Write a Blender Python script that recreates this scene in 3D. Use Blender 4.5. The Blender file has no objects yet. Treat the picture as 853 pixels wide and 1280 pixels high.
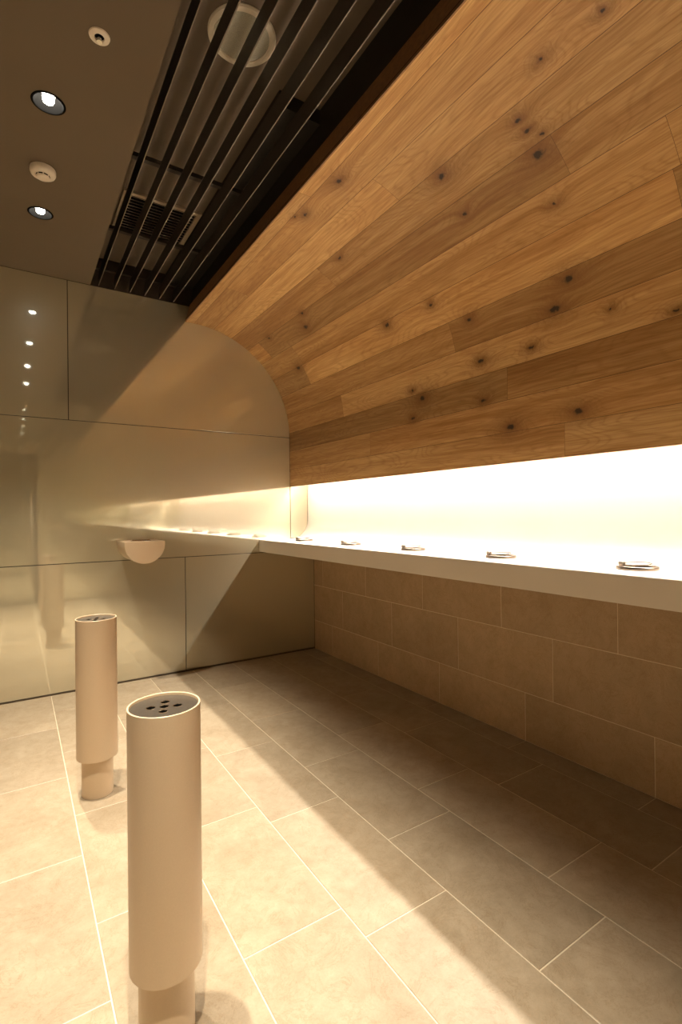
import bpy, bmesh, math, random
from mathutils import Vector, Matrix
random.seed(7)
S = 1.14            # metres per survey unit; heights below are measured from the camera's eye height
C = bpy.context.scene.collection
PI = math.pi
def V(x, y, z): return Vector((x * S, y * S, (z + 1) * S))

# ------------------------------------------------------------------ room survey (units)
ZC = 1.34; ZF = -1.0; D = 3.2165; YN = -0.28; XL = -1.2
XW = 1.853; XR0 = .374; XR1 = .955; ZR = 1.51
AX, AZ, RR = .965, .54, .695
ZLIP = .196; ZCT = -.18; ZCB = -.262; XCT = 1.415; XBS = 1.803

# ------------------------------------------------------------------ helpers
def new_mesh_obj(name, bm, mats, parent=None, smooth=False, auto=None):
    me = bpy.data.meshes.new(name)
    bm.normal_update()
    bm.to_mesh(me); bm.free()
    if not isinstance(mats, (list, tuple)): mats = [mats]
    for m in mats: me.materials.append(m)
    if smooth:
        for p in me.polygons: p.use_smooth = True
        me.set_sharp_from_angle(angle=math.radians(auto or 35))
    o = bpy.data.objects.new(name, me)
    C.objects.link(o)
    if parent is not None: o.parent = parent
    return o

def thing(name, label, cat, loc, group=None, rz=0):
    o = bpy.data.objects.new(name, None); C.objects.link(o)
    o.location = loc; o.rotation_euler = (0, 0, rz)
    o.empty_display_size = .02
    o['label'] = label; o['category'] = cat
    if group: o['group'] = group
    return o

def structure(o, label=None, cat=None):
    o['kind'] = 'structure'
    if label: o['label'] = label
    if cat: o['category'] = cat
    return o

def box(bm, a, b, bevel=0, mi=0):
    x0, y0, z0 = a; x1, y1, z1 = b
    vs = [bm.verts.new(p) for p in [(x0,y0,z0),(x1,y0,z0),(x1,y1,z0),(x0,y1,z0),(x0,y0,z1),(x1,y0,z1),(x1,y1,z1),(x0,y1,z1)]]
    fs = [bm.faces.new([vs[i] for i in f]) for f in [(0,3,2,1),(4,5,6,7),(0,1,5,4),(1,2,6,5),(2,3,7,6),(3,0,4,7)]]
    for f in fs: f.material_index = mi
    if bevel:
        es = list({e for f in fs for e in f.edges})
        bmesh.ops.bevel(bm, geom=es, offset=bevel, segments=2, affect='EDGES', profile=.5)
    return fs

def ubox(bm, a, b, bevel=0, mi=0):      # box in survey units
    return box(bm, tuple(V(*a)), tuple(V(*b)), bevel, mi)

def lathe(bm, prof, seg=64, mi=0, c=(0,0,0)):
    rings = []
    for r, z in prof:
        if r < 1e-6: rings.append([bm.verts.new((c[0], c[1], c[2]+z))])
        else: rings.append([bm.verts.new((c[0]+r*math.cos(2*PI*i/seg), c[1]+r*math.sin(2*PI*i/seg), c[2]+z)) for i in range(seg)])
    for a, b in zip(rings, rings[1:]):
        for i in range(seg):
            j = (i+1) % seg
            if len(a) == 1 and len(b) == 1: continue
            if len(a) == 1: f = bm.faces.new([a[0], b[j], b[i]])
            elif len(b) == 1: f = bm.faces.new([a[i], a[j], b[0]])
            else: f = bm.faces.new([a[i], a[j], b[j], b[i]])
            f.material_index = mi
    return rings

def torus(bm, R, r, seg=56, n=10, mat=None, sx=1, zs=1, mi=0):
    rings = []
    for i in range(seg):
        t = 2*PI*i/seg; ring = []
        for k in range(n):
            p = 2*PI*k/n
            v = Vector(((R+r*math.cos(p))*math.cos(t)*sx, (R+r*math.cos(p))*math.sin(t), r*math.sin(p)*zs))
            if mat: v = mat @ v
            ring.append(bm.verts.new(v))
        rings.append(ring)
    for i in range(seg):
        a, b = rings[i], rings[(i+1) % seg]
        for k in range(n):
            f = bm.faces.new([a[k], b[k], b[(k+1)%n], a[(k+1)%n]]); f.material_index = mi

def tube(bm, p0, p1, r, seg=16, mi=0):
    p0, p1 = Vector(p0), Vector(p1)
    d = (p1-p0).normalized(); q = d.to_track_quat('Z', 'Y')
    a = []; b = []
    for i in range(seg):
        o = q @ Vector((r*math.cos(2*PI*i/seg), r*math.sin(2*PI*i/seg), 0))
        a.append(bm.verts.new(p0+o)); b.append(bm.verts.new(p1+o))
    for i in range(seg):
        j = (i+1) % seg
        bm.faces.new([a[i], a[j], b[j], b[i]]).material_index = mi
    bm.faces.new(a[::-1]).material_index = mi; bm.faces.new(b).material_index = mi

def extrude_profile(bm, prof, y0, y1, closed=False, mi=0, caps=False):   # prof: (x, z) survey units
    A = [bm.verts.new(V(x, y0, z)) for x, z in prof]
    B = [bm.verts.new(V(x, y1, z)) for x, z in prof]
    n = len(prof)
    for i in range(n if closed else n-1):
        j = (i+1) % n
        bm.faces.new([A[i], B[i], B[j], A[j]]).material_index = mi
    if caps:
        bm.faces.new(A); bm.faces.new(B[::-1])
    return A, B

def cut(o, cutters):          # boolean difference baked into the mesh
    for c in cutters:
        m = o.modifiers.new('b', 'BOOLEAN'); m.operation = 'DIFFERENCE'; m.object = c; m.solver = 'EXACT'
    dg = bpy.context.evaluated_depsgraph_get()
    me = bpy.data.meshes.new_from_object(o.evaluated_get(dg))
    o.modifiers.clear(); o.data = me
    for c in cutters: bpy.data.objects.remove(c, do_unlink=True)

# ------------------------------------------------------------------ materials
class NT:
    def __init__(s, name):
        s.m = bpy.data.materials.new(name); s.m.use_nodes = True
        s.t = s.m.node_tree; s.b = s.t.nodes['Principled BSDF']; s.out = s.t.nodes['Material Output']
    def n(s, typ, **k):
        nd = s.t.nodes.new(typ)
        for a, v in k.items(): setattr(nd, a, v)
        return nd
    def l(s, a, b): s.t.links.new(a, b)
    def inp(s, sock, v):
        if hasattr(v, 'is_linked') or hasattr(v, 'links'): s.l(v, sock)
        else: sock.default_value = v
    def math(s, op, a, b=0.0, c=None, clamp=False):
        nd = s.n('ShaderNodeMath', operation=op, use_clamp=clamp)
        s.inp(nd.inputs[0], a); s.inp(nd.inputs[1], b)
        if c is not None: s.inp(nd.inputs[2], c)
        return nd.outputs[0]
    def mix(s, f, a, b, bt='MIX'):
        nd = s.n('ShaderNodeMix', data_type='RGBA', blend_type=bt)
        s.inp(nd.inputs[0], f); s.inp(nd.inputs[6], a); s.inp(nd.inputs[7], b)
        return nd.outputs[2]
    def ramp(s, f, stops):
        nd = s.n('ShaderNodeValToRGB'); e = nd.color_ramp.elements
        while len(e) < len(stops): e.new(.5)
        for i, (p, c) in enumerate(stops): e[i].position = p; e[i].color = c if len(c) == 4 else (*c, 1)
        s.l(f, nd.inputs[0]); return nd.outputs[0]
    def noise(s, vec, scale, detail=3, rough=.5, dist=0):
        nd = s.n('ShaderNodeTexNoise'); s.l(vec, nd.inputs['Vector'])
        nd.inputs['Scale'].default_value = scale; nd.inputs['Detail'].default_value = detail
        nd.inputs['Roughness'].default_value = rough; nd.inputs['Distortion'].default_value = dist
        return nd.outputs[0]
    def bump(s, h, strength, dist=.01):
        nd = s.n('ShaderNodeBump'); nd.inputs['Strength'].default_value = strength; nd.inputs['Distance'].default_value = dist
        s.l(h, nd.inputs['Height']); s.l(nd.outputs[0], s.b.inputs['Normal'])

def simple(name, col, rough=.5, metal=0, spec=.5, nscale=40, namt=.06, bump=0):
    k = NT(name)
    co = k.n('ShaderNodeTexCoord').outputs['Object']
    n = k.noise(co, nscale, 3)
    a = tuple(c*(1-namt) for c in col) + (1,); b = tuple(min(1, c*(1+namt)) for c in col) + (1,)
    k.l(k.ramp(n, [(.3, a), (.7, b)]), k.b.inputs['Base Color'])
    k.b.inputs['Roughness'].default_value = rough; k.b.inputs['Metallic'].default_value = metal
    k.b.inputs['Specular IOR Level'].default_value = spec
    if bump: k.bump(n, bump, .002)
    return k.m

def emit(name, col, st):
    k = NT(name); k.b.inputs['Base Color'].default_value = (*col, 1)
    k.b.inputs['Emission Color'].default_value = (*col, 1); k.b.inputs['Emission Strength'].default_value = st
    return k.m

WARM = (1.0, .91, .785)
DOWN = (1.0, .89, .72)
M = {}
M['white_acrylic'] = simple('white_acrylic', (.83, .765, .68), .35, nscale=6, namt=.01)
M['beige_paint'] = simple('beige_paint', (.60, .455, .30), .38, nscale=300, namt=.02, bump=.03)
M['ceiling_paint'] = simple('ceiling_paint', (.125, .088, .052), .33, spec=.35, nscale=3, namt=.03)
M['black_paint'] = simple('black_paint', (.022, .017, .013), .6, nscale=20, namt=.15)
M['recess_paint'] = simple('recess_paint', (.16, .12, .082), .7, nscale=8, namt=.08)
M['slat_black'] = simple('slat_black', (.035, .026, .02), .45, nscale=30, namt=.1)
M['slat_edge'] = simple('slat_edge', (.17, .13, .095), .4, metal=0, nscale=30)
M['dark_metal'] = simple('dark_metal', (.14, .11, .08), .4, metal=.7)
M['backing'] = simple('backing', (.04, .028, .02), .5)
M['chrome'] = simple('chrome', (.78, .74, .70), .14, metal=1, namt=.02)
M['ring_metal'] = simple('ring_metal', (.20, .165, .135), .35, metal=1, namt=.02)
M['steel_plate'] = simple('steel_plate', (.25, .225, .19), .32, metal=.9, nscale=200, namt=.06)
M['cup_black'] = simple('cup_black', (.003, .0026, .0022), .8, spec=.1)
M['plastic_white'] = simple('plastic_white', (.80, .72, .60), .45)
M['speaker_cloth'] = simple('speaker_cloth', (.40, .38, .31), .8, nscale=400, namt=.2)
M['vent_metal'] = simple('vent_metal', (.50, .40, .28), .5)
M['lamp'] = emit('lamp_glow', (1, .93, .80), 45)
M['led'] = emit('led_glow', WARM, 40)
M['led_off'] = simple('trough_white', (.7, .66, .6), .6)
M['plaster'] = simple('plaster', (.46, .41, .32), .7, nscale=15, namt=.04)

def glass_mat(name, base, tint=(.90, .90, .80)):
    k = NT(name)
    co = k.n('ShaderNodeTexCoord').outputs['Object']
    vo = k.n('ShaderNodeTexVoronoi'); k.l(co, vo.inputs['Vector']); vo.inputs['Scale'].default_value = 170; vo.inputs['Randomness'].default_value = 0
    dots = k.ramp(vo.outputs['Distance'], [(.38, (.9, .9, .9)), (.5, (1, 1, 1))])
    n = k.noise(co, 2.5, 2)
    c = k.mix(1.0, k.ramp(n, [(.3, tuple(x*.96 for x in base)), (.7, base)]), dots, 'MULTIPLY')
    k.l(c, k.b.inputs['Base Color']); k.b.inputs['Roughness'].default_value = .55; k.b.inputs['Specular IOR Level'].default_value = .2
    g = k.n('ShaderNodeBsdfGlossy'); g.inputs['Color'].default_value = (*tint, 1); g.inputs['Roughness'].default_value = .035
    g2 = k.n('ShaderNodeBsdfGlossy'); g2.inputs['Color'].default_value = (*tint, 1); g2.inputs['Roughness'].default_value = .3
    f = k.n('ShaderNodeFresnel'); f.inputs['IOR'].default_value = 1.9
    fac = k.math('MULTIPLY_ADD', f.outputs[0], .8, .52, True)
    m0 = k.n('ShaderNodeMixShader'); m0.inputs[0].default_value = .25
    k.l(g.outputs[0], m0.inputs[1]); k.l(g2.outputs[0], m0.inputs[2])
    mx = k.n('ShaderNodeMixShader'); k.l(fac, mx.inputs[0]); k.l(k.b.outputs[0], mx.inputs[1]); k.l(m0.outputs[0], mx.inputs[2])
    k.l(mx.outputs[0], k.out.inputs['Surface'])
    return k.m
M['glass'] = glass_mat('back_painted_glass', (.56, .49, .335))
M['glass_dark'] = glass_mat('dark_door_glass', (.05, .045, .035))

def tile_mat(name, light, dark, rough=.45):
    k = NT(name)
    uv = k.n('ShaderNodeTexCoord').outputs['Object']
    at = k.n('ShaderNodeAttribute'); at.attribute_name = 'tint'
    off = k.n('ShaderNodeVectorMath', operation='MULTIPLY_ADD')
    cmb = k.n('ShaderNodeCombineXYZ')
    for i in range(3): k.l(k.math('MULTIPLY', at.outputs['Fac'], (37., 91., 53.)[i]), cmb.inputs[i])
    add = k.n('ShaderNodeVectorMath', operation='ADD'); k.l(uv, add.inputs[0]); k.l(cmb.outputs[0], add.inputs[1])
    v = add.outputs[0]
    big = k.noise(v, 4.5, 5, .6, .6)
    mid = k.noise(v, 22, 6, .7, .3)
    fine = k.noise(v, 220, 3, .6)
    c = k.ramp(k.math('MULTIPLY_ADD', mid, .45, k.math('MULTIPLY', big, .55)), [(.34, dark), (.5, tuple((a+b)/2 for a, b in zip(light, dark))), (.66, light)])
    c = k.mix(.16, c, k.ramp(fine, [(.35, (.55, .5, .42)), (.6, (1, 1, 1))]), 'MULTIPLY')
    # thin rusty veins and small pits
    vein = k.noise(v, 7, 7, .72, 1.4)
    vm = k.ramp(vein, [(.485, (0,0,0)), (.5, (1,1,1)), (.515, (0,0,0))])
    c = k.mix(k.math('MULTIPLY', vm, .4), c, (dark[0]*.75, dark[1]*.62, dark[2]*.45, 1))
    t = k.math('MULTIPLY_ADD', at.outputs['Fac'], .16, .92)
    sc = k.n('ShaderNodeVectorMath', operation='SCALE'); k.l(c, sc.inputs[0]); k.l(t, sc.inputs['Scale'])
    k.l(sc.outputs[0], k.b.inputs['Base Color'])
    k.b.inputs['Roughness'].default_value = rough; k.b.inputs['Specular IOR Level'].default_value = .4
    k.bump(k.math('MULTIPLY_ADD', fine, .3, mid), .12, .004)
    return k.m
M['floor_tile'] = tile_mat('floor_tile', (.39, .315, .22), (.275, .212, .137))
M['wall_tile'] = tile_mat('wall_tile', (.66, .475, .29), (.52, .37, .215), .5)
M['wall_grout'] = simple('wall_grout', (.84, .72, .52), .8, nscale=200)
M['grout'] = simple('grout', (.60, .51, .37), .8, nscale=200)

KNOTS = [(.272,1.436,.9),(.429,1.196,.8),(.440,1.443,1.1),(.153,1.011,1.2),(.140,1.300,1.5),(.618,1.458,1.0),(.612,1.013,1.5),(.533,1.085,1.5),
 (.980,1.279,.8),(.468,.887,.5),(.398,.699,.6),(.851,.980,.7),(1.125,.951,.7),(1.082,.948,.8),(1.050,.92,.6),(1.217,.816,.7),(1.207,.651,.6),(1.005,.954,1.6),
 (1.383,1.550,1.1),(1.389,1.803,.9),(1.416,1.839,.6),(1.135,1.260,1.3),(.742,1.628,.8),(1.136,1.919,.7),(1.027,2.452,.9),(.953,2.517,1.6),(.767,2.839,1.3),
 (.751,1.935,1.1),(.406,1.881,.8),(.357,1.813,1.5),(.270,1.883,1.0),(1.020,2.897,.9)]
def wood_mat():
    k = NT('oak_planks')
    uvn = k.n('ShaderNodeUVMap'); uvn.uv_map = 'UVMap'
    sep = k.n('ShaderNodeSeparateXYZ'); k.l(uvn.outputs[0], sep.inputs[0])
    s, y = sep.outputs[0], sep.outputs[1]
    at = k.n('ShaderNodeAttribute'); at.attribute_name = 'tint'       # per-plank tone and seed
    col = k.n('ShaderNodeSeparateColor'); k.l(at.outputs['Color'], col.inputs[0])
    tone, seed, shift = col.outputs[0], col.outputs[1], col.outputs[2]
    # knots
    dark = None; swirl = None; halo = None
    w1 = k.noise(uvn.outputs[0], 45, 2, .5); w2 = k.noise(uvn.outputs[0], 33, 2, .5, .5)
    sk = k.math('ADD', s, k.math('MULTIPLY', k.math('SUBTRACT', w1, .5), .016))
    yk = k.math('ADD', y, k.math('MULTIPLY', k.math('SUBTRACT', w2, .5), .03))
    for ks, ky, sz in KNOTS:
        dx = k.math('MULTIPLY', k.math('SUBTRACT', sk, ks), 1.0)
        dy = k.math('MULTIPLY', k.math('SUBTRACT', yk, ky), .62)
        d2 = k.math('ADD', k.math('MULTIPLY', dx, dx), k.math('MULTIPLY', dy, dy))
        r = .0068 * sz
        core = k.math('DIVIDE', r*r, k.math('ADD', d2, r*r*.35))
        dark = core if dark is None else k.math('ADD', dark, core)
        sw = k.math('DIVIDE', r*r*12, k.math('ADD', d2, r*r*14))
        halo = sw if halo is None else k.math('MAXIMUM', halo, sw)
    vec = k.n('ShaderNodeCombineXYZ')
    k.l(k.math('MULTIPLY_ADD', seed, 40., s), vec.inputs[0]); k.l(k.math('MULTIPLY_ADD', y, .16, k.math('MULTIPLY', seed, 17.)), vec.inputs[1])
    k.l(k.math('MULTIPLY', shift, 9.), vec.inputs[2])
    v = vec.outputs[0]
    # cathedral figure: growth rings seen through a slowly varying field
    fld = k.noise(v, 7.0, 2, .45, .35)
    rings = k.math('SINE', k.math('MULTIPLY', k.math('ADD', k.math('MULTIPLY_ADD', fld, 1.0, k.math('MULTIPLY', halo, .30)), 0.0), 170.))
    ringm = k.ramp(k.math('MULTIPLY_ADD', rings, .5, .5), [(0, (0,0,0)), (.55, (.08,.08,.08)), (.85, (.5,.5,.5)), (1, (1,1,1))])
    v2 = k.n('ShaderNodeCombineXYZ')
    k.l(k.math('MULTIPLY_ADD', seed, 40., k.math('MULTIPLY_ADD', halo, .05, s)), v2.inputs[0]); k.l(k.math('MULTIPLY', y, .035), v2.inputs[1]); k.l(seed, v2.inputs[2])
    fib = k.noise(v2.outputs[0], 190, 4, .65)
    fib2 = k.noise(v2.outputs[0], 38, 3, .55)
    blotch = k.noise(v, 3.0, 2, .5)
    base = k.ramp(k.math('MULTIPLY_ADD', blotch, .5, k.math('MULTIPLY', fib2, .5)), [(.38, (.38, .19, .060)), (.5, (.50, .28, .100)), (.62, (.60, .365, .145))])
    base = k.mix(k.math('MULTIPLY', ringm, .36), base, (.34, .165, .05, 1))
    base = k.mix(.6, base, k.ramp(fib, [(.35, (.62, .52, .42)), (.60, (1, 1, 1))]), 'MULTIPLY')
    tn = k.math('MULTIPLY_ADD', tone, .70, .53)
    sc = k.n('ShaderNodeVectorMath', operation='SCALE'); k.l(base, sc.inputs[0]); k.l(tn, sc.inputs['Scale'])
    c = sc.outputs[0]
    kn = k.noise(uvn.outputs[0], 70, 3, .6, 1.2)
    hal = k.ramp(k.math('MULTIPLY', halo, k.math('ADD', kn, .5)), [(.10, (0,0,0)), (.7, (1,1,1))])
    c = k.mix(k.math('MULTIPLY', hal, .8), c, (.19, .085, .026, 1))
    dk = k.ramp(k.math('MULTIPLY', dark, k.math('ADD', kn, .4)), [(.35, (0,0,0)), (1.0, (1,1,1))])
    c = k.mix(k.math('MULTIPLY', dk, .92), c, (.030, .017, .010, 1))
    k.l(c, k.b.inputs['Base Color'])
    k.b.inputs['Roughness'].default_value = .5; k.b.inputs['Specular IOR Level'].default_value = .3
    k.bump(k.math('MULTIPLY_ADD', fib, .6, k.math('MULTIPLY', dk, -1.)), .15, .003)
    return k.m
M['oak'] = wood_mat()
M['seam_dark'] = simple('seam_dark', (.10, .05, .02), .8)
M['oak_edge'] = simple('oak_edge', (.30, .15, .055), .55, nscale=60, namt=.2)

# ------------------------------------------------------------------ floor and tiled wall as real tiles over grout
def tiles(bm, lay, rects, cell, gap, h):
    """rects: (u0,u1,v0,v1) survey units; cell maps (u,v,height m) to a world point."""
    g = gap/2/S; bv = .0012/S
    for (u0, u1, v0, v1) in rects:
        t = random.random()
        lo = [(u0+g, v0+g), (u1-g, v0+g), (u1-g, v1-g), (u0+g, v1-g)]
        hi = [(u0+g+bv, v0+g+bv), (u1-g-bv, v0+g+bv), (u1-g-bv, v1-g-bv), (u0+g+bv, v1-g-bv)]
        A = [bm.verts.new(cell(u, v, -.002)) for u, v in lo]
        A2 = [bm.verts.new(cell(u, v, h-.0008)) for u, v in lo]
        B = [bm.verts.new(cell(u, v, h)) for u, v in hi]
        fs = [bm.faces.new(B)]
        for i in range(4):
            j = (i+1) % 4
            fs.append(bm.faces.new([A[i], A[j], A2[j], A2[i]])); fs.append(bm.faces.new([A2[i], A2[j], B[j], B[i]]))
        for f in fs: f[lay] = t
def finish_tint(o, vals):
    pass
def tiled_surface(name, rects, cell, grout_quad, mats, gap=.004, h=.0015, flip=False):
    bm = bmesh.new(); lay = bm.faces.layers.float.new('tint')
    tiles(bm, lay, rects, cell, gap, h)
    q = [bm.verts.new(p) for p in grout_quad]
    f = bm.faces.new(q); f.material_index = 1
    bmesh.ops.recalc_face_normals(bm, faces=bm.faces[:])
    me = bpy.data.meshes.new(name); 
    bm.to_mesh(me); bm.free()
    for m in mats: me.materials.append(m)
    o = bpy.data.objects.new(name, me); C.objects.link(o)
    return structure(o)

P = .5265; W = .2625
offs = {-1: 1.656, 0: 1.359, 1: 1.066, 2: .962, 3: 1.208, 4: 1.366, 5: 1.224, 6: .862}
rects = []
k = -6
while .158 + k*W < XW:
    u0 = max(.158 + k*W, XL); u1 = min(.158 + (k+1)*W, XW)
    o = offs.get(k, random.random()*P)
    n = math.floor((YN-o)/P)
    while o + n*P < D:
        v0 = max(o+n*P, YN); v1 = min(o+(n+1)*P, D)
        if v1 - v0 > .01 and u1 - u0 > .01: rects.append((u0, u1, v0, v1))
        n += 1
    k += 1
fl = tiled_surface('floor', rects, lambda u, v, h: V(u, v, ZF) + Vector((0, 0, h)),
    [V(XL, YN, ZF), V(XW, YN, ZF), V(XW, D, ZF), V(XL, D, ZF)], [M['floor_tile'], M['grout']])
rects = []
for z0, z1, o in [(ZF, -.79, .864), (-.79, -.53, 1.255), (-.53, -.2675, .987)]:
    n = math.floor((YN-o)/P)
    while o + n*P < D:
        v0 = max(o+n*P, YN); v1 = min(o+(n+1)*P, D)
        if v1-v0 > .01: rects.append((v0, v1, z0, z1))
        n += 1
wr = tiled_surface('wall_right', rects, lambda u, v, h: V(XW, u, v) + Vector((-h, 0, 0)),
    [V(XW, YN, ZF), V(XW, D, ZF), V(XW, D, ZCB), V(XW, YN, ZCB)], [M['wall_tile'], M['wall_grout']])

# ------------------------------------------------------------------ oak-planked curved wall
ARC = (AZ - ZLIP) + RR*PI/2
def wpt(s):               # point and outward (towards the room) normal on the profile
    if s < AZ - ZLIP: return (AX+RR, ZLIP+s), (-1, 0)
    a = (s-(AZ-ZLIP))/RR
    if a < PI/2: return (AX+RR*math.cos(a), AZ+RR*math.sin(a)), (-math.cos(a), -math.sin(a))
    return (AX-(s-ARC), AZ+RR), (0, -1)
SEAM = [0, .12] + [.12+.1305*i for i in range(1, 11)] + [1.478]
TOP = 1.478
BUTT = {0: [1.066], 1: [2.242], 2: [1.313], 3: [2.507], 4: [1.572], 5: [.65], 6: [1.83-1.2], 7: [.90], 8: [2.08], 9: [1.459], 10: [2.62], 11: [1.69]}
TONE = {0: [.42, .5], 1: [.52, .62], 2: [.46, .22], 3: [.50, .66], 4: [.34, .50], 5: [.30, .80, .25], 6: [.62, .60], 7: [.42, .26, .85], 8: [.74, .42], 9: [.62, .80], 10: [.52, .66], 11: [.90, .62]}
bm = bmesh.new(); uvl = bm.loops.layers.uv.new('UVMap'); cl = bm.loops.layers.float_color.new('tint')
L = 2.14
for r in range(len(SEAM)-1):
    s0, s1 = SEAM[r], min(SEAM[r+1], TOP)
    cuts = sorted({YN, D} | {b+j*L for b in BUTT[r] for j in (-2, -1, 0, 1, 2) if YN < b+j*L < D})
    tones = TONE[r]
    for c in range(len(cuts)-1):
        y0, y1 = cuts[c], cuts[c+1]
        idx = sum(1 for q in cuts[1:-1] if q <= y0+1e-6)
        nseg = len(cuts)-1
        tone = tones[idx] if idx < len(tones) else .5
        tc = (tone, random.random(), random.random(), 1)
        ns = 6; g = .0009/S
        ss = [s0+g + (s1-s0-2*g)*i/ns for i in range(ns+1)]
        prof = [(q, 0) for q in ss]
        pts = []
        for q, dep in prof:
            (x, z), (nx, nz) = wpt(q)
            pts.append((x-nx*dep, z-nz*dep, q))
        ya, yb = y0+.0005, y1-.0005
        A = [bm.verts.new(V(x, ya, z)) for x, z, _ in pts]; B = [bm.verts.new(V(x, yb, z)) for x, z, _ in pts]
        for i in range(len(pts)-1):
            f = bm.faces.new([A[i], A[i+1], B[i+1], B[i]]); f.smooth = True
            for lp, (u, v) in zip(f.loops, [(pts[i][2], y0), (pts[i+1][2], y0), (pts[i+1][2], y1), (pts[i][2], y1)]):
                lp[uvl].uv = (u, v); lp[cl] = tc
# dark seam backing, the thickness of the panel, its lip and the side board up to the ceiling
back = [wpt(TOP*i/60) for i in range(61)]
inner = [(x-nx*.0007, z-nz*.0007) for (x, z), (nx, nz) in back]
outer = [(x-nx*.018, z-nz*.018) for (x, z), (nx, nz) in back]
A, B = extrude_profile(bm, inner + outer[::-1], YN, D, closed=True, mi=2)
# bottom lip and upper end trim in oak
lipf = [(AX+RR, ZLIP), (AX+RR, ZLIP-.0025), (AX+RR+.018, ZLIP-.0025), (AX+RR+.018, ZLIP)]
extrude_profile(bm, lipf, YN, D, closed=True, mi=1)
(xt, zt), _ = wpt(TOP)
extrude_profile(bm, [(xt, zt), (xt-.004, zt), (XR1-.004, ZC+.01), (XR1+.012, ZC+.01), (XR1+.012, zt+.0018), (xt, zt+.0018)], YN, D, closed=True, mi=1)
bmesh.ops.recalc_face_normals(bm, faces=[f for f in bm.faces if f.material_index >= 1])
ow = new_mesh_obj('wall_right_upper', bm, [M['oak'], M['oak_edge'], M['seam_dark']])
structure(ow)
# solid behind the planks so the wall is closed towards the outside
bm = bmesh.new()
extrude_profile(bm, [(XW, ZCB), (XW+.06, ZCB), (XW+.06, ZR+.05), (XW, ZR+.05)], YN, D, closed=True, caps=True)
bmesh.ops.recalc_face_normals(bm, faces=bm.faces[:])
structure(new_mesh_obj('wall_right_core', bm, M['backing']))

# ------------------------------------------------------------------ lamp trough (white box) behind the lip
bm = bmesh.new()
extrude_profile(bm, [(AX+RR+.019, .285), (XBS+.002, .285), (XBS+.002, .295), (AX+RR+.019, .295)], YN, D, closed=True)
structure(new_mesh_obj('trim_1', bm, M['led_off']))

# ------------------------------------------------------------------ worktop with coved upstand (one seamless white sheet)
ct = thing('counter', 'long white seamless wall counter with coved glowing upstand', 'counter', V(XCT, (YN+D)/2, ZCT))
def rel(root, bm):
    bmesh.ops.translate(bm, verts=bm.verts[:], vec=-root.location)
rc = .135
bm = bmesh.new()
pf = [(XCT+.002, ZCT), (XBS-rc, ZCT), (XBS-rc, ZCB+.004), (XW-.001, ZCB+.004), (XW-.001, ZCB), (XCT+.001, ZCB), (XCT, ZCB+.001), (XCT, ZCT-.002)]
extrude_profile(bm, pf, YN+.001, D-.001, closed=True, caps=True)
bmesh.ops.recalc_face_normals(bm, faces=bm.faces[:]); rel(ct, bm)
new_mesh_obj('countertop', bm, M['white_acrylic'], ct)
bm = bmesh.new()
pf = [(XBS-rc, ZCT)] + [(XBS-rc+rc*math.sin(a), ZCT+rc-rc*math.cos(a)) for a in [PI/2*i/20 for i in range(1, 21)]] + [(XBS, .284)]
ofs = [(XBS+.012, .284), (XBS+.012, ZCT+rc)] + [(XBS-rc+(rc+.012)*math.sin(a), ZCT+rc-(rc+.012)*math.cos(a)) for a in [PI/2*i/20 for i in range(19, 0, -1)]] + [(XBS-rc, ZCT-.012)]
extrude_profile(bm, pf+ofs, YN+.001, D-.001, closed=True, caps=True)
bmesh.ops.recalc_face_normals(bm, faces=bm.faces[:]); rel(ct, bm)
new_mesh_obj('upstand', bm, M['white_acrylic'], ct, smooth=True)

# LED line hidden behind the oak lip
XLED, ZLED = 1.692, .2145
ld = thing('strip_light', 'warm linear strip light hidden behind the oak wall lip above the counter', 'light', V(XLED, (YN+D)/2, ZLED+.03))
bm = bmesh.new(); ubox(bm, (XLED-.012, YN+.02, ZLED+.003), (XLED+.012, D-.02, ZLED+.070)); rel(ld, bm)
new_mesh_obj('housing', bm, M['led_off'], ld)
bm = bmesh.new(); ubox(bm, (XLED-.009, YN+.03, ZLED-.003), (XLED+.009, D-.03, ZLED+.0028)); rel(ld, bm)
new_mesh_obj('diffuser', bm, M['led'], ld)

# the LED line's optic throws its beam forward and down over the counter edge
al = bpy.data.lights.new('strip_beam', 'AREA'); al.shape = 'RECTANGLE'; al.size = (D-YN-.08)*S; al.size_y = .018
al.energy = 52; al.color = WARM; al.spread = math.radians(105)
ao = bpy.data.objects.new('strip_beam', al); C.objects.link(ao); ao.parent = ld
dv = Vector((-.75, 0, -1.0)).normalized(); yx = Vector((0, 1, 0)); zz = -dv
ao.matrix_parent_inverse = Matrix.Identity(4)
mm = Matrix((yx, zz.cross(yx), zz)).transposed().to_4x4(); mm.translation = V(XLED-.001, (YN+D)/2, ZLED-.0075) - ld.location
ao.matrix_local = mm

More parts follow.
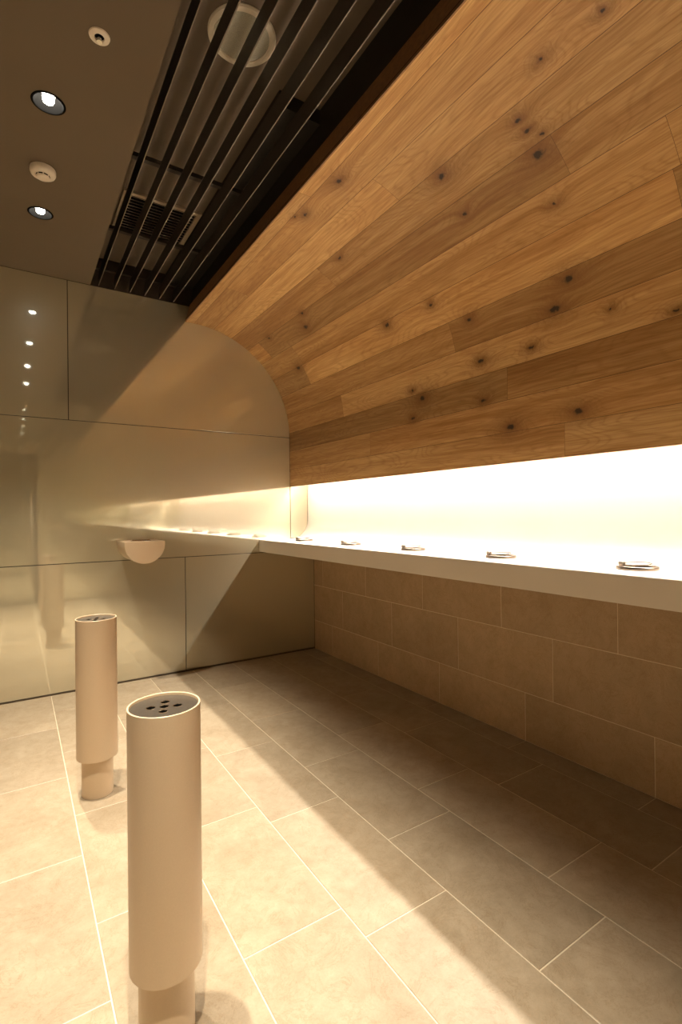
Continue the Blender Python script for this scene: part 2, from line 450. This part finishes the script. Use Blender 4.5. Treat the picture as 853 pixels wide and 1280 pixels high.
# ------------------------------------------------------------------ glass walls
def glass_wall(name, yw, sgn):
    """sgn=-1: panels stand on the room side at smaller y."""
    bm = bmesh.new(); y0, y1 = sorted((yw - sgn*.008, yw - sgn*.06)); ubox(bm, (XL, y0, ZF), (XW, y1, ZR+.05))
    w = new_mesh_obj(name, bm, M['backing']); structure(w)
    g = .0022
    def panel(x0, x1, z0, z1):
        bm = bmesh.new(); a, b = sorted((yw, yw - sgn*.007))
        ubox(bm, (x0+g, a, z0+g), (x1-g, b, z1-g), bevel=.0008)
        new_mesh_obj('glass_panel', bm, M['glass'], w)
    zb = ZF + .008
    door = (-.62, .205, ZF, .70) if name == 'wall_front' else None
    if not door:
        panel(XL, .256, .545, ZC); panel(.256, AX+RR, .545, ZC)
        panel(XL, AX+RR, -.270, .545); panel(AX+RR, XBS, ZCT+.002, .30)
        panel(-.42, .905, zb, -.270); panel(XL, -.42, zb, -.27); panel(.905, XW, zb, -.270)
    else:
        panel(XL, .256, .70, ZC); panel(.256, AX+RR, .70, ZC)
        panel(.21, AX+RR, -.270, .70); panel(AX+RR, XBS, ZCT+.002, .30)
        panel(.21, .905, zb, -.270); panel(.905, XW, zb, -.270); panel(XL, -.625, zb, .70)
    bm = bmesh.new(); a, b = sorted((yw + sgn*.004, yw - sgn*.006))
    if door: ubox(bm, (XL, a, ZF), (-.625, b, zb-.001)); ubox(bm, (.21, a, ZF), (XW, b, zb-.001))
    else: ubox(bm, (XL, a, ZF), (XW, b, zb-.001))
    bb = new_mesh_obj('baseboard_back' if not door else 'baseboard_front', bm, M['dark_metal'])
    structure(bb)
    return w
glass_wall('wall_back', D, -1)
glass_wall('wall_front', YN, 1)
# dark glazed door in the wall behind the camera (seen mirrored in the back wall)
dr = bpy.data.objects.new('door_1', None); C.objects.link(dr); dr.location = V(-.2, YN, ZF); structure(dr)
bm = bmesh.new(); ubox(bm, (-.59, YN-.004, ZF+.008), (.175, YN+.004, .665)); rel(dr, bm)
new_mesh_obj('door_leaf', bm, M['glass_dark'], dr)
bm = bmesh.new()
ubox(bm, (.177, YN-.006, ZF), (.207, YN+.008, .698)); ubox(bm, (-.622, YN-.006, ZF), (-.592, YN+.008, .698)); ubox(bm, (-.592, YN-.006, .668), (.177, YN+.008, .698)); rel(dr, bm)
new_mesh_obj('door_frame', bm, M['dark_metal'], dr)
bm = bmesh.new()
tube(bm, V(.145, YN+.04, -.26), V(.145, YN+.04, .13), .011); tube(bm, V(.145, YN+.004, -.2), V(.145, YN+.04, -.2), .007); tube(bm, V(.145, YN+.004, .07), V(.145, YN+.04, .07), .007); rel(dr, bm)
new_mesh_obj('door_handle', bm, M['chrome'], dr)
# left wall, beyond the frame
bm = bmesh.new(); ubox(bm, (XL-.06, YN-.06, ZF), (XL, D+.06, ZR+.05)); structure(new_mesh_obj('wall_left', bm, M['plaster']))

# ------------------------------------------------------------------ ceiling: flat plate with lamp holes, slatted recess
lamps = [(.100, 1.867), (.103, 2.567), (.100, 1.165), (.100, .463)]
bm = bmesh.new(); ubox(bm, (XL, YN, ZC), (XR0, D, ZC+.05))
ce = new_mesh_obj('ceiling', bm, M['ceiling_paint'])
cs = []
for x, y in lamps:
    bm = bmesh.new(); tube(bm, V(x, y, ZC-.02), V(x, y, ZC+.045), .049, 48); cs.append(new_mesh_obj('c', bm, M['black_paint']))
cut(ce, cs); structure(ce)
bm = bmesh.new()
ubox(bm, (XR0, YN, ZR), (XW, D, ZR+.05), mi=0)
ubox(bm, (XL, YN, ZR), (XR0-.001, D, ZR+.05), mi=0)
structure(new_mesh_obj('ceiling_recess', bm, M['recess_paint']))
bm = bmesh.new(); ubox(bm, (XR0-.006, YN, ZC+.0015), (XR0+.0005, D, ZR)); structure(new_mesh_obj('trim_2', bm, M['black_paint']))
bm = bmesh.new(); ubox(bm, (XR1+.013, YN, ZC-.08), (XR1+.03, D, ZR)); ubox(bm, (.80, 1.6, ZC+.115), (XR1+.012, D, ZR)); structure(new_mesh_obj('trim_3', bm, M['black_paint']))

gr = thing('slatted_ceiling_grille', 'black slatted ceiling grille of long blades beside the curved oak wall', 'ceiling grille', V(.63, 1.5, ZC+.09))
for i in range(6):
    x = .417 + .0854*i
    bm = bmesh.new(); ubox(bm, (x-.0017, YN+.005, ZC+.0035), (x+.0017, D-.010, ZC+.072))
    ubox(bm, (x-.0017, YN+.005, ZC+.001), (x+.0017, D-.010, ZC+.0034), mi=1); rel(gr, bm)
    new_mesh_obj('slat', bm, [M['slat_black'], M['slat_edge']], gr)
for y in (.35, 2.09, 2.68, 3.15):
    bm = bmesh.new(); ubox(bm, (XR0+.002, y-.012, ZC+.0725), (.90, y+.010, ZC+.090)); rel(gr, bm)
    new_mesh_obj('crossbar', bm, M['slat_black'], gr)

# downlights
for i, (x, y) in enumerate(lamps):
    lab = ['larger-looking recessed downlight on dark ceiling, between sprinkler and smoke detector',
           'recessed downlight on dark ceiling nearest the glass wall, beyond the smoke detector',
           'recessed round downlight, third from the glass wall',
           'recessed round downlight farthest from the glass wall'][i]
    t = thing('downlight', lab, 'light', V(x, y, ZC), 'recessed downlights in a row')
    bm = bmesh.new(); lathe(bm, [(.056, 0), (.057, -.0012), (.0545, -.003), (.0495, -.003), (.0475, .0), (.0475, .004), (.056, .0)], 64)
    new_mesh_obj('trim_ring', bm, M['cup_black'], t, True)
    bm = bmesh.new(); lathe(bm, [(.0478, .0), (.045, .012), (.034, .034), (.030, .044), (0, .044)], 64)
    new_mesh_obj('baffle', bm, M['cup_black'], t, True)
    bm = bmesh.new(); lathe(bm, [(0, .0005), (.012, .001), (.016, .003), (.019, .008), (.021, .030), (.020, .040), (0, .040)], 48)
    new_mesh_obj('lamp', bm, M['lamp'], t, True)
    sd = bpy.data.lights.new('downlight_beam', 'SPOT'); sd.energy = 350; sd.color = DOWN; sd.spot_size = math.radians(62); sd.spot_blend = .9; sd.shadow_soft_size = .022
    so = bpy.data.objects.new('beam', sd); C.objects.link(so); so.parent = t; so.location = (0, 0, -.004)

# smoke detector
t = thing('smoke_detector', 'round white smoke detector between the two downlights on dark ceiling', 'smoke detector', V(.099, 2.237, ZC))
bm = bmesh.new(); lathe(bm, [(0, 0), (.050, 0), (.051, -.004), (.051, -.016), (.047, -.025), (.034, -.029), (0, -.029)], 64)
new_mesh_obj('housing', bm, M['plastic_white'], t, True, 50)
bm = bmesh.new(); lathe(bm, [(.0, -.034), (.026, -.034), (.0275, -.0335), (.0275, -.0285)], 48)
new_mesh_obj('vent_gap', bm, M['cup_black'], t, True)
bm = bmesh.new(); lathe(bm, [(.0, -.042), (.020, -.042), (.0255, -.039), (.0275, -.0345), (0, -.0345)], 48)
for a in range(8):
    th = 2*PI*a/8
    tube(bm, (.0268*math.cos(th), .0268*math.sin(th), -.028), (.0268*math.cos(th), .0268*math.sin(th), -.036), .0025, 8)
new_mesh_obj('sensor_cap', bm, M['plastic_white'], t, True)

# sprinkler head
t = thing('ceiling_sprinkler', 'small recessed fire sprinkler with white ring on dark ceiling', 'sprinkler', V(.207, 1.529, ZC))
bm = bmesh.new(); lathe(bm, [(.0145, .0005), (.0145, -.006), (.020, -.0065), (.030, -.004), (.0315, .0005), (.0145, .0005)], 56)
new_mesh_obj('ring', bm, M['plastic_white'], t, True)
bm = bmesh.new(); lathe(bm, [(0, -.0006), (.0144, -.0008)], 40); new_mesh_obj('recess', bm, M['cup_black'], t)
bm = bmesh.new(); lathe(bm, [(0, -.020), (.009, -.020), (.0095, -.018), (.004, -.017), (.004, -.010), (.006, -.009), (.006, -.001), (0, -.001)], 32)
for a in (0, PI): tube(bm, (.0085*math.cos(a), .0085*math.sin(a), -.018), (.006*math.cos(a), .006*math.sin(a), -.004), .0012, 8)
new_mesh_obj('deflector', bm, M['chrome'], t, True)

# ceiling speaker above the slats
t = thing('ceiling_speaker', 'large round ceiling speaker with white rim above the black slats', 'speaker', V(.612, 1.482, ZR))
bm = bmesh.new(); lathe(bm, [(.097, -.001), (.097, -.008), (.101, -.011), (.116, -.009), (.121, -.004), (.121, -.001)], 72)
new_mesh_obj('rim', bm, M['plastic_white'], t, True)
bm = bmesh.new(); lathe(bm, [(.0969, -.005), (.085, -.007), (.04, -.009), (0, -.0095)], 72)
new_mesh_obj('grille_cloth', bm, M['speaker_cloth'], t, True)

# square air vent above the slats
x0, x1, y0, y1 = .430, .795, 2.465, 2.845
t = thing('air_vent', 'square louvred air vent above the black slats near the glass wall', 'vent', V((x0+x1)/2, (y0+y1)/2, ZR))
bm = bmesh.new(); fw = .022
for a, b in [((x0, y0), (x1, y0+fw)), ((x0, y1-fw), (x1, y1)), ((x0, y0+fw), (x0+fw, y1-fw)), ((x1-fw, y0+fw), (x1, y1-fw))]:
    ubox(bm, (a[0], a[1], ZR-.012), (b[0], b[1], ZR-.001), bevel=.001)
rel(t, bm); new_mesh_obj('frame', bm, M['vent_metal'], t)
bm = bmesh.new(); ubox(bm, (x0+fw, y0+fw, ZR-.0025), (x1-fw, y1-fw, ZR-.001)); rel(t, bm); new_mesh_obj('throat', bm, M['cup_black'], t)
n = 13
for i in range(n):
    y = y0+fw+(y1-y0-2*fw)*(i+.5)/n
    bm = bmesh.new()
    pr = [(y-.006, -.011), (y-.0045, -.011), (y+.007, -.003), (y+.0055, -.003)]
    A = [bm.verts.new(V(x0+fw, p, ZR+q)) for p, q in pr]; B = [bm.verts.new(V(x1-fw, p, ZR+q)) for p, q in pr]
    for a in range(4): bm.faces.new([A[a], B[a], B[(a+1)%4], A[(a+1)%4]])
    bm.faces.new(A[::-1]); bm.faces.new(B)
    bmesh.ops.recalc_face_normals(bm, faces=bm.faces[:]); rel(t, bm); new_mesh_obj('louvre', bm, M['vent_metal'], t)

# ------------------------------------------------------------------ free-standing ashtray posts
def post(loc, label, rz):
    t = thing('ashtray_post', label, 'ashtray stand', loc, 'cylindrical ashtray posts on the floor', rz)
    H = (1-.370)*S; zb = (1-.865)*S; r = .0775; rl = .0595
    bm = bmesh.new(); lathe(bm, [(0, .0), (rl-.001, .0), (rl, .001), (rl, zb+.03), (0, zb+.03)], 96)
    new_mesh_obj('leg', bm, M['beige_paint'], t, True)
    bm = bmesh.new(); lathe(bm, [(rl+.0005, zb), (r-.0008, zb), (r, zb+.0008), (r, H-.0008), (r-.0008, H), (r-.0032, H), (r-.004, H-.0008), (r-.004, H-.012), (rl+.0005, H-.013), (rl+.0005, zb)], 128)
    new_mesh_obj('sleeve', bm, M['beige_paint'], t, True)
    bm = bmesh.new(); lathe(bm, [(0, H-.034), (r-.0042, H-.034), (r-.0042, H-.0065), (0, H-.0065)], 128)
    pl = new_mesh_obj('top_plate', bm, M['steel_plate'], t)
    sp = .028; hr = .0092; cs = []
    pos = [(0, 0), (sp, 0), (-sp, 0), (0, sp), (0, -sp)]
    for x, y in pos:
        bm = bmesh.new(); tube(bm, (x, y, H-.028), (x, y, H+.01), hr, 32)
        c = new_mesh_obj('c', bm, M['cup_black']); c.location = (0, 0, 0); c.matrix_world = Matrix.Translation(loc) @ Matrix.Rotation(rz, 4, 'Z'); cs.append(c)
    bpy.context.view_layer.update()
    cut(pl, cs)
    for x, y in pos:
        bm = bmesh.new(); lathe(bm, [(hr+.0012, H-.0064), (hr+.0010, H-.0056), (hr-.0002, H-.0056), (hr-.0006, H-.0066), (hr-.0007, H-.0275), (0, H-.0276)], 36, c=(x, y, 0))
        cu = new_mesh_obj('stub_cup', bm, [M['cup_black']], pl, True)
        cu.data.materials.append(M['chrome'])
        for p in cu.data.polygons:
            if p.center.z > H-.0062: p.material_index = 1
    return t
post(V(.240, 1.008, ZF)+Vector((0, 0, .0015)), 'large cream cylindrical ashtray post in the foreground, nearest the camera', math.radians(-18))
post(V(.241, 2.000, ZF)+Vector((0, 0, .0015)), 'cream cylindrical ashtray post farther back, nearer the glass wall', math.radians(-18))

# ------------------------------------------------------------------ half-round wall ashtray
yf = 2.965; xa, xb = .503, .7197; zt_ = -.150
t = thing('wall_ashtray', 'half-round beige ashtray bracket fixed on the glass wall', 'ashtray', V((xa+xb)/2, D, zt_))
bm = bmesh.new(); R_ = (xb-xa)/2; xm = (xa+xb)/2
pf = [(xb, zt_), (xb, zt_-.012)] + [(xm+R_*math.cos(a), zt_-.016-R_*math.sin(a)*1.0) for a in [PI*i/48 for i in range(49)]] + [(xa, zt_-.012), (xa, zt_)]
A, B = extrude_profile(bm, pf, yf, D-.0005, closed=True, caps=True)
bmesh.ops.recalc_face_normals(bm, faces=bm.faces[:]); rel(t, bm)
body = new_mesh_obj('body', bm, M['beige_paint'], t, True, 25)
hole = V(xm, yf+.115, zt_)
bm = bmesh.new(); tube(bm, V(xm, yf+.115, zt_-.03), V(xm, yf+.115, zt_+.03), .0620, 64); c = new_mesh_obj('c', bm, M['beige_paint'])
bpy.context.view_layer.update(); cut(body, [c])
for p in body.data.polygons: p.use_smooth = False
bm = bmesh.new()
lathe(bm, [(0, -.030), (.060, -.030), (.0615, -.026), (.0615, .0005), (.063, .0012), (.0655, .0012), (.0655, .0022), (.0625, .0030), (.0600, .0022), (.0598, -.020), (.052, -.024), (0, -.024)], 64)
bmesh.ops.translate(bm, verts=bm.verts[:], vec=hole - t.location)
new_mesh_obj('ash_bowl', bm, M['chrome'], t, True)
bm = bmesh.new(); tube(bm, (-.055, 0, .004), (.055, 0, .004), .004, 12); bmesh.ops.translate(bm, verts=bm.verts[:], vec=hole-t.location)
new_mesh_obj('crossbar', bm, M['chrome'], t)

# ------------------------------------------------------------------ hinged ring ashtrays let into the counter
def ring_ashtray():
    t = thing('ring_ashtray', '', 'ashtray', (0, 0, 0), 'chrome ring ashtrays along the counter')
    bm = bmesh.new(); lathe(bm, [(.0650, .0003), (.0658, .0025), (.0650, .0105), (.0615, .0130), (.0555, .0115), (.0530, .006), (.0530, .0003)], 64)
    new_mesh_obj('rim', bm, M['ring_metal'], t, True, 60)
    bm = bmesh.new(); lathe(bm, [(.0524, .0006), (.045, .0009), (.0, .0007)], 64); new_mesh_obj('dish', bm, M['dark_metal'], t, True)
    ha = math.radians(180-33)      # hinge towards the far left
    hx, hy = .053*math.cos(ha), .053*math.sin(ha)
    bm = bmesh.new(); lathe(bm, [(0, .0300), (.007, .0300), (.0105, .0275), (.0115, .021), (.0095, .0125), (0, .0110)], 24, c=(hx, hy, 0))
    new_mesh_obj('hinge_knob', bm, M['ring_metal'], t, True)
    Mx = Matrix.Rotation(ha, 4, 'Z') @ Matrix.Translation((.004, 0, .0195)) @ Matrix.Rotation(math.radians(3), 4, 'Y')
    bm = bmesh.new(); torus(bm, .0465, .0022, 56, 8, Mx, zs=.8); new_mesh_obj('hinged_ring', bm, M['ring_metal'], t, True)
    return t
rp = ring_ashtray()
spots = [(1.597, 2.861, 'chrome ring ashtray on the white counter, closest to the glass wall'),
         (1.589, 2.320, 'chrome ring ashtray on the white counter, second from the glass wall'),
         (1.577, 1.795, 'chrome ring ashtray on the white counter, middle of the five'),
         (1.573, 1.285, 'chrome ring ashtray on the white counter, second from the right edge of the picture'),
         (1.559, .778, 'chrome ring ashtray on the white counter, nearest and largest at the right')]
for i, (x, y, lab) in enumerate(spots):
    if i == 0: r = rp
    else:
        r = rp.copy(); C.objects.link(r)
        for ch in list(rp.children):
            c = ch.copy(); C.objects.link(c); c.parent = r
    r.location = V(1.575, y, ZCT); r['label'] = lab

# ------------------------------------------------------------------ camera
cd = bpy.data.cameras.new('camera'); cam = bpy.data.objects.new('camera', cd); C.objects.link(cam)
yaw, pitch, roll = .5775, .0019, -.0107
fwv = Vector((math.sin(yaw)*math.cos(pitch), math.cos(yaw)*math.cos(pitch), math.sin(pitch)))
rt = Vector((math.cos(yaw), -math.sin(yaw), 0)); up = rt.cross(fwv)
rt2 = rt*math.cos(roll)+up*math.sin(roll); up2 = -rt*math.sin(roll)+up*math.cos(roll)
m = Matrix((rt2, up2, -fwv)).transposed().to_4x4(); m.translation = V(0, 0, 0)
cam.matrix_world = m
cd.sensor_fit = 'VERTICAL'; cd.sensor_height = 36; cd.lens = 624.62/1280*36; cd.clip_start = .02
sc = bpy.context.scene; sc.camera = cam

w = bpy.data.worlds.new('world'); sc.world = w; w.use_nodes = True
w.node_tree.nodes['Background'].inputs[0].default_value = (.02, .015, .01, 1); w.node_tree.nodes['Background'].inputs[1].default_value = .2
sc.view_settings.view_transform = 'Standard'; sc.view_settings.look = 'None'; sc.view_settings.gamma = 1; sc.view_settings.use_curve_mapping = False
sc.view_settings.exposure = 0
cy = sc.cycles
cy.max_bounces = 14; cy.diffuse_bounces = 8; cy.glossy_bounces = 8; cy.caustics_reflective = True; cy.sample_clamp_indirect = 8
cy.use_denoising = True
